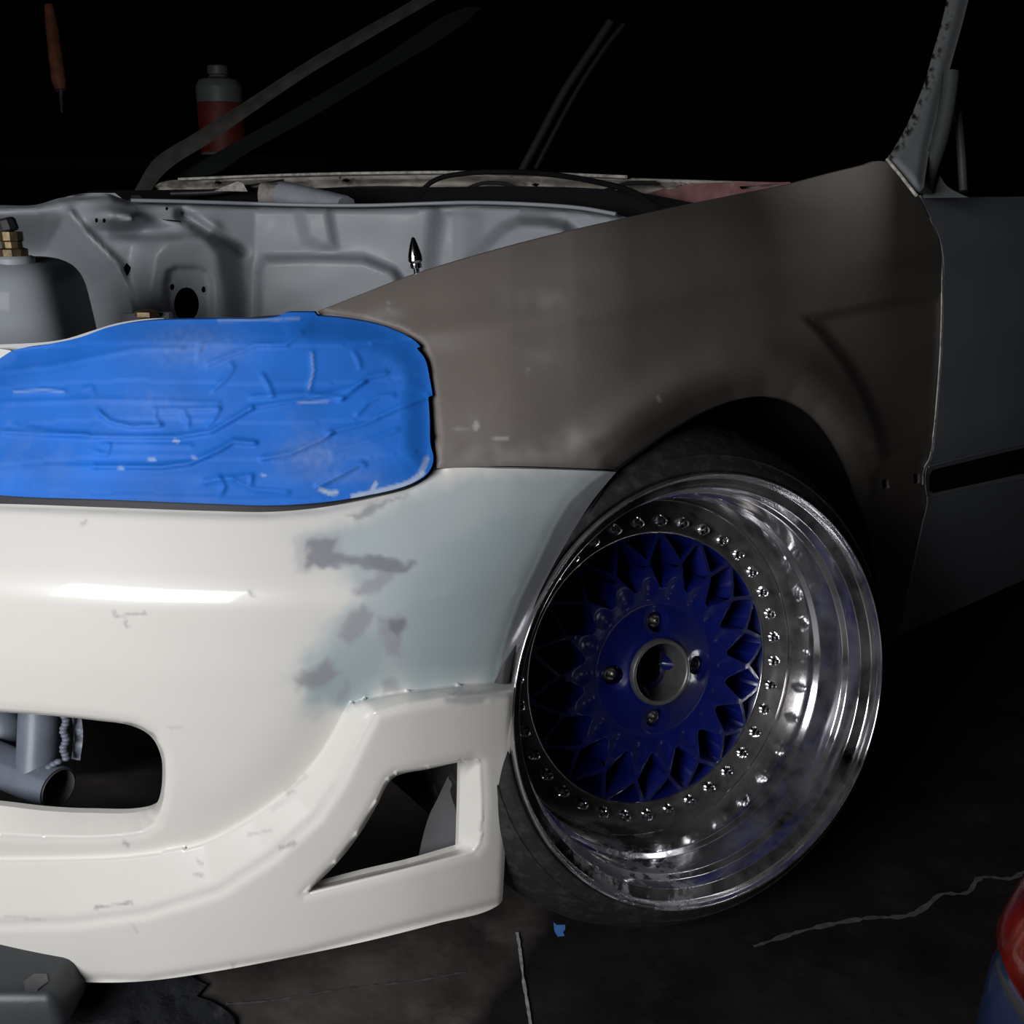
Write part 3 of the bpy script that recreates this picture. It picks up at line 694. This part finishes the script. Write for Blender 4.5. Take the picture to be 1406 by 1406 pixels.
# ---- engine bay inner panel with strut tower
def bayw(px, py): return crv(px, [(-400,1.55),(0,1.62),(150,1.62),(350,1.72),(620,1.68),(860,1.50)])+(py-280)*.0004
BAYT = [(-400,292),(-100,286),(0,282),(50,281),(82,272),(100,270),(150,266),(160,270),(180,276),(230,277),(300,279),(400,282),(500,283),(600,280),(640,279),(720,281),(800,287),(850,295)]
BAY = BAYT+[(905,320),(905,470),(700,520),(-400,620)]
TOWER = [(188,520),(190,400),(200,345),(222,318),(260,310),(290,318),(310,345),(320,400),(322,520)]
PADT = [(224,520),(226,388),(230,372),(242,366),(272,367),(286,373),(291,392),(293,520)]
BOXR = [(352,520),(354,370),(362,354),(440,352),(500,354),(540,370),(560,400),(560,520)]
RIB1 = [(408,283),(450,283),(460,340),(440,342),(420,330)]
RIB2 = [(600,283),(640,281),(655,300),(640,420),(600,420),(590,360)]
POD = [(640,360),(690,312),(712,302),(750,303),(775,308),(800,330),(800,420),(640,420)]
LEFT = [(-400,300),(60,292),(90,295),(120,330),(160,370),(178,410),(186,470),(180,620),(-400,620)]
def bayrel(px, py):
    off = .06*smooth(-22, 18, sdist(px, py, TOWER))-.012*smooth(-3, 4, sdist(px, py, PADT))
    off = off+.035*smooth(-6, 8, sdist(px, py, BOXR))
    off = off+.014*smooth(-8, 9, sdist(px, py, RIB1))-.025*smooth(-14, 16, sdist(px, py, RIB2))
    off = off+.06*smooth(-10, 12, sdist(px, py, POD))
    off = off-.16*smooth(-6, 60, sdist(px, py, LEFT))
    off = off+.02*np.exp(-(pdist(px, py, [(96,292),(120,322),(160,362),(178,402),(186,440)])/6)**2)
    top = np.interp(px, [p[0] for p in BAYT], [p[1] for p in BAYT])
    off = off-.035*smooth(8, 0, py-top)+.05*np.exp(-(((px-155)/30)**2+((py-296)/13)**2))-.05*np.exp(-(((px-200)/50)**2+((py-318)/9)**2))
    off = off+.05*np.exp(-(((px-180)/12)**2+((py-300)/6)**2))
    off = off-.04*np.exp(-(pdist(px, py, [(250,295),(290,320),(330,345)])/7)**2)
    off = off+.004*nza(px, py, .02, 8)
    return off
def ell(x, y, rx, ry, n=14): return [(x+rx*math.cos(i/n*6.2832), y+ry*math.sin(i/n*6.2832)) for i in range(n)]
sheet('inner_fender_panel', BAY, bayw, M['bay'], car, holes=[ell(256,418,17,23.5,20), ell(236.5,394,3.0,4.6,8), ell(279.5,397.5,3.0,4.6,8), [(170,368),(174,361),(180,367),(178,374),(174,379)],
      [(221,301),(236,302),(249,303.5),(248,305),(232,303.5)], ell(229,286.5,2,2.3,8), ell(132.5,302.5,2.2,3.3,8), ell(143,303,2.2,3.3,8)], step=4.5, thick=.004, relief=bayrel, corner=60)
sheet('bay_backing', [(-400,300),(0,290),(850,300),(860,520),(-400,640)], lambda x, y: bayw(x, y)+.35, M['blackm'], car, step=40, thick=.01)
edge_tube('panel_flange', [(180,275),(230,276),(300,278),(400,281),(500,282),(600,279),(640,278),(720,280),(800,286),(846,294)], .003, M['bay'], car, df=bayw, off=0)
# far front wing seen behind left of bay
sheet('far_fender', [(-400,300),(-100,290),(0,284),(60,280),(85,272),(110,266),(158,265),(172,277),(180,290),(60,300),(-400,330)], lambda x, y: 1.9+0*x, M['bay'], car, step=8, thick=.01,
      relief=lambda x, y: .05*np.exp(-(((x-98)/14)**2+((y-272)/9)**2)))
# reservoir
bm = bmesh.new(); bmesh.ops.create_icosphere(bm, subdivisions=5, radius=1)
for v in bm.verts:
    p = v.co; k = (abs(p.x)**4.5+abs(p.y)**4+abs(p.z)**4)**(-1/4.2); v.co = Vector((p.x*.125*k, p.y*.09*k, p.z*.080*k))
bmesh.ops.transform(bm, matrix=Matrix.Translation(P(-22, 446, 1.33)) @ Matrix.Rotation(-.12, 4, 'Y'), verts=bm.verts)
res = bmobj('air_tank', bm, M['tank'], car)
c0 = P(20, 357, 1.27); up = axes((0, 0, 1))
lathe([(0,-.02),(.024,-.02),(.024,.002),(.021,.005),(0,.005)], (c0, *up), 'tank_boss', M['bay'], res, seg=24)
lathe([(0,0),(.017,0),(.0175,.009),(.012,.011),(.012,.018),(.014,.02),(.014,.030),(0,.030)], (c0+Vector((0,0,.004)), *up), 'brass_valve', M['brass'], res, seg=10, auto=20)
lathe([(0,0),(.011,0),(.0125,.002),(.0125,.013),(.010,.016),(0,.016)], (c0+Vector((-.002,0,.034)), *axes((-.25, 0, 1))), 'valve_cap', M['gap'], res, seg=10, auto=25)
lathe([(0,0),(.010,0),(.010,.02),(.007,.022),(0,.022)], (c0+Vector((-.030,-.004,.002)), *axes((.2,0,1))), 'brass_elbow', M['brass'], res, seg=6, auto=20)
# pipe union peeking over the lamp
lathe([(0,0),(.012,0),(.012,.018),(.015,.018),(.015,.036),(.012,.036),(.012,.06),(0,.06)], (P(172,441,1.35), *axes((1,.05,.02))), 'pipe_union', M['steel'], car, seg=6, auto=20)
lathe([(0,0),(.016,0),(.016,.006),(.008,.008),(0,.008)], (P(202,434,1.335), *axes((0,0,1))), 'brass_nut', M['brass'], car, seg=6, auto=20)
# spike on the fender edge
s0 = P(571.5, 369, float(body(np.array([571.]), np.array([374.]))[0])+.004)
lathe([(0,-.012),(.003,-.012),(.003,.0),(.0058,.001),(.0058,.004),(.0048,.005),(.0072,.008),(.0066,.013),(.0038,.023),(.0016,.029),(0,.030)], (s0, *axes((-.08,0,1))), 'spike_bolt', M['bolt'], car, seg=20, auto=30)

# ---- support tubes behind the lower intake
T0 = P(80, 1083, 1.10); dirL = (P(-160, 985, 1.22)-T0).normalized()
pts = [T0+dirL*t for t in (0, .05, .12, .2, .35)]
ft = axes(-dirL)
tb = lathe([(.0235,0),(.0235,.0),(.0235,-.35),(.021,-.35),(.021,0),(.0235,0)], (T0, *ft), 'support_tube', M['tube'], car, seg=40)
lathe([(.0209,.001),(.0209,-.1),(0,-.1)], (T0, *ft), 'tube_bore', M['tubein'], tb, seg=40)
tube([P(58, 900, 1.135), P(56, 960, 1.13), P(54, 1010, 1.12), P(52, 1062, 1.115)], .0225, 'upright_tube', M['tube'], car, seg=32)
tube([P(-40, 930, 1.2), P(-10, 960, 1.2), P(10, 1000, 1.19), P(8, 1060, 1.18)], .022, 'brace_tube', M['tube'], car, seg=24)
wb = bmesh.new()
wp = [(89+2*math.sin(i*1.3), 984+i*5.2) for i in range(12)]+[(80,1046),(74,1049),(68,1053),(62,1060),(58,1066)]
for i, (x, y) in enumerate(wp):
    mtx = Matrix.Translation(P(x, y, 1.097)) @ Matrix.Diagonal((1.1, 1, .75, 1)); bmesh.ops.create_icosphere(wb, subdivisions=2, radius=.0042, matrix=mtx)
bmobj('weld_bead', wb, M['tube'], tb)
sheet('weld_plate', [(98,980),(111,980),(114,1008),(110,1044),(98,1042),(101,1010)], lambda x, y: 1.11+0*x, M['tube'], car, step=5, thick=.006, relief=lambda x, y: .002*nza(x, y, .2))
sheet('intake_backing', [(-420,930),(300,930),(300,1010),(130,1060),(-420,1010)], lambda x, y: 1.42+0*x, M['blackm'], car, step=40, thick=.004)
# duct plate behind the corner opening
sheet('duct_bracket', [(574,1184),(578,1160),(590,1118),(600,1098),(622,1055),(636,1040),(645,1040),(645,1180),(574,1195)], lambda x, y: body(x, y)+.03+(645-x)*.0004, M['duct'], car, step=8, thick=.003)
sheet('duct_panel', [(500,1040),(560,1040),(612,1110),(600,1130),(580,1110)], lambda x, y: body(x, y)+.12, M['liner'], car, step=10, thick=.004)

# ------------------------------------------------------------------ the wheel
WC = Vector((.21102536, .96089398, .26841105+.04)); az, el = -.4312211, .19326516
n = Vector((math.cos(el)*math.sin(az), math.cos(el)*math.cos(az), -math.sin(el)))
a = n.cross(Vector((0,0,1))).normalized(); c = a.cross(n)
FR = (WC, n, a, c)
wheel = bpy.data.objects.new('front_wheel', None); COL.objects.link(wheel); wheel.parent = car
wheel['label'] = 'deep dish wheel with blue mesh centre and stretched tyre'
def rounded(prof, r=.0012):
    out = [prof[0]]
    for i in range(1, len(prof)-1):
        p0, p1, p2 = Vector(prof[i-1]), Vector(prof[i]), Vector(prof[i+1])
        d0 = p0-p1; d2 = p2-p1; k0 = min(r, d0.length*.45); k2 = min(r, d2.length*.45)
        s = p1+d0.normalized()*k0; e = p1+d2.normalized()*k2
        for t in (0, .33, .67, 1): q = (1-t)**2*s+2*t*(1-t)*p1+t*t*e; out.append((q.x, q.y))
    out.append(prof[-1]); return out
barrel = [(.186,.1235),(.1965,.1232),(.1975,.120),(.1985,.100),(.2000,.080),(.2050,.074),(.2062,.058),(.2075,.040),(.2130,.035),(.2150,.018),(.2200,.016),(.2255,.013),(.2280,.006),(.2288,.0005),(.2302,-.0005),(.2314,.002),(.2318,.007),(.2290,.012),(.2150,.03),(.2100,.05),(.2100,.11),(.2000,.13),(.1900,.20),(.1900,.26)]
lathe(rounded(barrel), FR, 'rim_barrel', M['chrome'], wheel, seg=192, auto=70)
lathe(rounded([(.157,.128),(.157,.1208),(.1585,.1200),(.1945,.1200),(.1958,.1212),(.1958,.126)], .0006), FR, 'rim_ring', M['ring'], wheel, seg=160, auto=70)
# blue mesh centre, built in the wheel plane
NP = 12.0; R0 = .1595
def pol(r, deg): t = math.radians(deg); return (r*math.cos(t), r*math.sin(t))
holes = []
for k in range(18):
    f0 = NP+20*k
    # outer triangle outward of each node
    tri = [pol(.1300, f0), pol(.156, f0-7.9), pol(.1568, f0-4), pol(.157, f0), pol(.1568, f0+4), pol(.156, f0+7.9)]
    holes.append(tri)
    g = f0+10
    holes.append([pol(.0975, g-1.9), pol(.0962, g), pol(.0975, g+1.9), pol(.111, g+6.0), pol(.1235, g+8.7), pol(.1265, g+8.5), pol(.140, g+4.4), pol(.1525, g+.8), pol(.1525, g-.8), pol(.140, g-4.4), pol(.1265, g-8.5), pol(.1235, g-8.7), pol(.111, g-6.0)])
for q in (175, -5, 85, -95): holes.append([pol(.056, q)[j]+0 for j in (0, 1)] and [(pol(.056, q)[0]+.0115*math.cos(t/12*6.2832), pol(.056, q)[1]+.0115*math.sin(t/12*6.2832)) for t in range(12)])
holes.append([pol(.0335, t*10) for t in range(36)])
def dprof(r): return crv(r, [(.033,.106),(.041,.106),(.048,.1095),(.060,.1125),(.072,.1145),(.076,.1150),(.082,.1135),(.095,.1095),(.121,.1070),(.14,.113),(.16,.1225)])
ol = [pol(R0, t*2) for t in range(180)]
step = .0030; verts = []; edges = []
def addl(pts):
    s = len(verts); verts.extend(pts); m_ = len(pts)
    for i in range(m_): edges.append((s+i, s+(i+1) % m_))
addl(ol); hr = [resample(h, .0025, True, 28) for h in holes]
for h in hr: addl(h)
for rr in (.0735, .0755): addl([pol(rr, t*3) for t in range(120)])
g = []
y = -R0; r_ = 0
while y < R0:
    x = -R0+(step/2 if r_ % 2 else 0)
    while x < R0: g.append((x, y)); x += step
    y += step*.866; r_ += 1
g = np.array(g); rad = np.hypot(g[:, 0], g[:, 1]); ok = (rad < R0-.0012) & (abs(rad-.0745) > .002)
for h in hr: ok &= sdist(g[:, 0], g[:, 1], h) < -step*.4
verts.extend([tuple(p) for p in g[ok]])
rs_ = delaunay_2d_cdt([Vector(v) for v in verts], edges, [], 0, 1e-7)
V = np.array([tuple(v) for v in rs_[0]]); T = list(rs_[2]); cen = np.array([V[list(f)].mean(0) for f in T])
ok = np.hypot(cen[:, 0], cen[:, 1]) < R0
for h in hr: ok &= ~inside(cen[:, 0], cen[:, 1], h)
T = [f for f, k in zip(T, ok) if k]
rad = np.hypot(V[:, 0], V[:, 1]); ang = np.degrees(np.arctan2(V[:, 1], V[:, 0]))
dd = dprof(rad)
ph = (ang-NP+10) % 20-10
dd = dd+.0022*smooth(-.002, .006, .0095-np.hypot((rad-.0955)*.8, np.radians(ph)*rad*.95))   # thumb-shaped dimples at each spoke root
for q_ in (175, -5, 85, -95): dd = dd+.0025*smooth(.019, .012, np.hypot(*(V-np.array(pol(.056, q_))).T))
used = sorted({i for f in T for i in f}); mp = {i: k for k, i in enumerate(used)}
co3 = [WC+a*V[i, 0]+c*V[i, 1]+n*dd[i] for i in used]
F3 = []
for f in T:
    f = [mp[i] for i in f]; A_, B_, C_ = [co3[i] for i in f[:3]]
    if (B_-A_).cross(C_-A_).dot(-n) < 0: f = f[::-1]
    F3.append(f)
me = bpy.data.meshes.new('rim_centre'); me.from_pydata(co3, [], F3); me.update()
rc = link('rim_centre', me, M['blue'], wheel)
s = rc.modifiers.new('thickness', 'SOLIDIFY'); s.thickness = .036; s.offset = -1
b = rc.modifiers.new('edge', 'BEVEL'); b.width = .0009; b.segments = 2; b.limit_method = 'ANGLE'; b.angle_limit = math.radians(50)
rc['label'] = 'blue painted mesh centre'
lathe(rounded([(.0332,.150),(.0332,.101),(.0345,.0995),(.0372,.1000),(.0385,.103),(.0392,.112)], .0006), FR, 'centre_bore', M['bore'], wheel, seg=72, auto=50)
lathe([(0,.150),(.034,.150)], FR, 'hub_face', M['blackm'], wheel, seg=40)
lathe([(.03,.165),(.15,.165),(.15,.17),(.03,.17)], FR, 'brake_disc', M['blackm'], wheel, seg=60, closed=True)
lathe([(.05,.26),(.19,.262)], FR, 'inner_barrel_back', M['liner'], wheel, seg=60)
# bolts round the ring
def ringbolt():
    O = Vector((0,0,0)); return [(0,.004),(.0066,.004),(.0068,-.0008),(.0054,-.0024),(.0054,-.0052),(.0034,-.0062),(.0034,-.0100),(.0020,-.0108),(.0017,-.0096),(0,-.0096)]
b0 = None
for k in range(36):
    q = 2.6+10*k; ctr = WC+n*.1195+a*pol(.1715, q)[0]+c*pol(.1715, q)[1]
    if b0 is None:
        b0 = lathe(ringbolt(), (Vector((0,0,0)), n, a, c), 'rim_bolt', M['bolt'], wheel, seg=12, auto=25); o = b0
    else:
        o = b0.copy(); COL.objects.link(o); o.parent = wheel
    o.location = ctr
o = bpy.data.objects['rim_bolt.034'] if 'rim_bolt.034' in bpy.data.objects else b0
l0 = None
for q in (175, -5, 85, -95):
    ctr = WC+n*.128+a*pol(.056, q)[0]+c*pol(.056, q)[1]
    if l0 is None:
        l0 = lathe([(0,.004),(.0105,.004),(.0105,-.004),(.009,-.008),(.0065,-.009),(.0060,-.004),(.0055,-.001),(0,-.001)], (Vector((0,0,0)), n, a, c), 'lug_nut', M['lug'], wheel, seg=24, auto=35); o = l0
    else: o = l0.copy(); COL.objects.link(o); o.parent = wheel
    o.location = ctr
# tyre: stretched sidewall, grooved tread
tp_ = [(.2300,.013),(.2345,.008),(.2400,.010),(.2480,.016),(.2495,.015),(.2510,.019),(.2600,.030),(.2690,.045),(.2760,.060),(.2766,.062),(.2755,.063),(.2766,.065),(.2830,.078),(.2860,.092),(.2865,.110),(.2810,.111),(.2810,.117),(.2865,.118),
       (.2868,.140),(.2810,.141),(.2810,.148),(.2868,.149),(.2865,.172),(.2810,.173),(.2810,.180),(.2865,.181),(.2850,.205),(.2780,.222),(.2600,.245),(.2300,.262),(.2200,.25)]
seg = 240; bm = bmesh.new(); R_ = []
for i, (r, d) in enumerate(rounded(tp_, .0015)):
    ring = []
    for k in range(seg):
        t = k/seg*2*math.pi; rr = r
        if r > .272:   # slanted shoulder sipes
            ph_ = (k+(d-.06)*260) % 12; rr = r-(.0035 if ph_ < 1.2 else 0)*min(1, (r-.272)/.004)
        ring.append(bm.verts.new(WC+n*d+(a*math.cos(t)+c*math.sin(t))*rr))
    R_.append(ring)
for A1, B1 in zip(R_[:-1], R_[1:]):
    for k in range(seg): bm.faces.new((A1[k], A1[(k+1) % seg], B1[(k+1) % seg], B1[k]))
bmesh.ops.recalc_face_normals(bm, faces=bm.faces)
bmobj('tyre', bm, M['tyre'], wheel, auto=40)
# scrap of blue tape by the tyre
sheet_o = sheet('tape_scrap', [(760,1266),(764,1270),(776,1270),(776,1276),(773,1280),(775,1285),(766,1286),(762,1280)], lambda x, y: .985+(y-1266)*.0008, M['smalltape'], None, step=3, thick=.0006, relief=lambda x, y: .001*nza(x, y, .2))
tag(sheet_o, 'small torn scrap of blue tape hanging below the tyre', 'tape')

# ------------------------------------------------------------------ things round the car
# jack under the bumper
jk = empty('jack', 'dark grey metal jack head under the left of the cream bumper', 'jack', loc=tuple(F_floor(20, 1500)))
jc = P(10, 1372, 1.0)
jloc = jk.location.copy(); jk.location = (0,0,0)
zt = .068
hd = box(jc.x-.02, jc.y+.05, zt-.02, .165, .14, .042, 'saddle', M['jack'], jk, bev=.010, taper=.86)
box(jc.x-.045, jc.y+.045, .018, .13, .10, .036, 'base', M['jack'], jk, bev=.006)
lathe([(0,.0),(.012,0),(.012,.004),(.007,.005),(0,.005)], (P(50, 1352, 1.0)+Vector((0,0,.0)), *axes((0,0,1))), 'bolt', M['steel'], jk, seg=6, auto=20)
q = P(52, 1392, 1.0)
tube([Vector((q.x, q.y+.02, .001)), Vector((q.x, q.y+.02, .05))], .007, 'screw', M['rust'], jk, seg=12)
tube([Vector((q.x+.018, q.y+.01, .001)), Vector((q.x+.019, q.y+.01, .035)), Vector((q.x+.010, q.y+.012, .040))], .0018, 'wire_clip', M['steel'], jk, seg=8)
# black sheet on the floor
def bs(px, py):
    x, y, z = (px-703)/F, cp-(py-703)/F*sp, -sp-(py-703)/F*cp; return (.004-H)/z
SHT = [(60,1300),(230,1315),(272,1347),(284,1352),(270,1368),(292,1376),(308,1386),(322,1400),(318,1425),(300,1500),(60,1500)]
o = sheet('plastic_sheet', SHT, bs, M['blackpl'], None, step=7, thick=.002, relief=lambda x, y: .004*np.abs(nza(x, y, .03, 2))+.003*np.abs(nza(x, y, .08, 5)), corner=70)
tag(o, 'crumpled black plastic sheet on the floor under the bumper', 'plastic sheet')
# blue car corner close at the right
bc = empty('parked_car', 'dark blue car corner with red tail lamp at the lower right edge', 'car')
def carline(off=0.0):     # plan outline of the neighbouring car's rear corner, left flank first
    q = [(.262-off, y) for y in (-1.3, -.9, -.5, -.2, 0, .1, .2, .3, .37, .42)]
    for k in range(13):
        t = math.pi-k/12*math.pi/2; q.append((.322+(.06+off)*math.cos(t), .445+(.06+off)*math.sin(t)))
    return q+[(x, .505+off) for x in (.4, .5, .7, .9, 1.1, 1.35)]
def shell(name, m, z0, z1, off, parent, y0=-9, x1=9, nzz=22, cap=False):
    q = [p for p in carline(off) if p[1] >= y0 and p[0] <= x1]; bm = bmesh.new(); rows_ = []
    for r in range(nzz+1):
        z = z0+(z1-z0)*r/nzz; k = crv(z, [(0,.035),(.05,.012),(.12,0),(.38,-.002),(.43,.008),(.47,.017),(.60,.055),(.72,.09),(.78,.12)])
        if off: k = k+off*1.2*(1-min(1, min(z-z0, z1-z)/.012, 1))
        rows_.append([bm.verts.new((x+k, y-k*.6, z)) for x, y in q])
    for A_, B_ in zip(rows_[:-1], rows_[1:]):
        for t in range(len(q)-1): bm.faces.new((A_[t], A_[t+1], B_[t+1], B_[t]))
    if cap:
        e0 = bm.verts.new((1.35, -1.3, z1)); bm.faces.new(rows_[-1]+[e0])
    bmesh.ops.recalc_face_normals(bm, faces=bm.faces)
    return bmobj(name, bm, m, parent, auto=50)
shell('body_panel', M['bluecar'], .0, .78, 0, bc, cap=True)
shell('tail_lamp', M['redlens'], .404, .60, .006, bc, y0=.1, x1=.52, nzz=16)
shell('lamp_seal', M['gap'], .396, .406, .004, bc, y0=.08, x1=.54, nzz=3)
# workbench, jug, hanging tool
wbn = empty('workbench', 'dark workbench against the back wall behind the car', 'workbench', loc=(-1.7, 4.3, 0))
box(0, .05, .93, 2.6, .6, .05, 'bench_top', M['bench'], wbn, bev=.004)
for x in (-1.2, 1.2):
    for y in (-.18, .28): box(x, y, .4525, .08, .08, .905, 'leg', M['bench'], wbn, bev=.003)
jp = P(305, 170, 3.95); jz = .955
jug = empty('jug', 'pale plastic jug with red label and grey cap on the workbench', 'jug', loc=(jp.x, jp.y, jz))
ax = axes((0,0,1))
zt_ = P(305, 110, 3.95).z-jz
lathe(rounded([(0,0),(.083,0),(.088,.008),(.088,zt_-.03),(.075,zt_-.005),(.036,zt_+.004),(.034,zt_+.014),(0,zt_+.014)], .006), (Vector((0,0,0)), *ax), 'body', M['jug'], jug, seg=40)
z0 = P(305, 172, 3.95).z-jz; z1 = P(305, 142, 3.95).z-jz
lathe([(.0885,.012),(.0892,.014),(.0892,z1-.002),(.0885,z1)], (Vector((0,0,0)), *ax), 'label', M['jugred'], jug, seg=40)
lathe([(0,zt_+.014),(.040,zt_+.014),(.040,zt_+.042),(.036,zt_+.046),(0,zt_+.046)], (Vector((0,0,0)), *ax), 'cap', M['jugcap'], jug, seg=24)
ht = empty('hanging_tool', 'hand tool with orange brown handle hanging on the back wall', 'hand tool')
wq = 4.18
tube([P(67,8,wq), P(72,40,wq), P(77,80,wq), P(81,112,wq), P(83,124,wq)], .03, 'handle', M['handle'], ht, seg=16, radii=[.018,.026,.028,.029,.020])
tube([P(84,124,wq), P(84,135,wq), P(85,155,wq)], .008, 'shaft', M['steel'], ht, seg=12, radii=[.012,.008,.006])
tube([P(67,8,wq), P(66,-6,wq)+Vector((0,.1,0))], .004, 'hook', M['steel'], ht, seg=8)
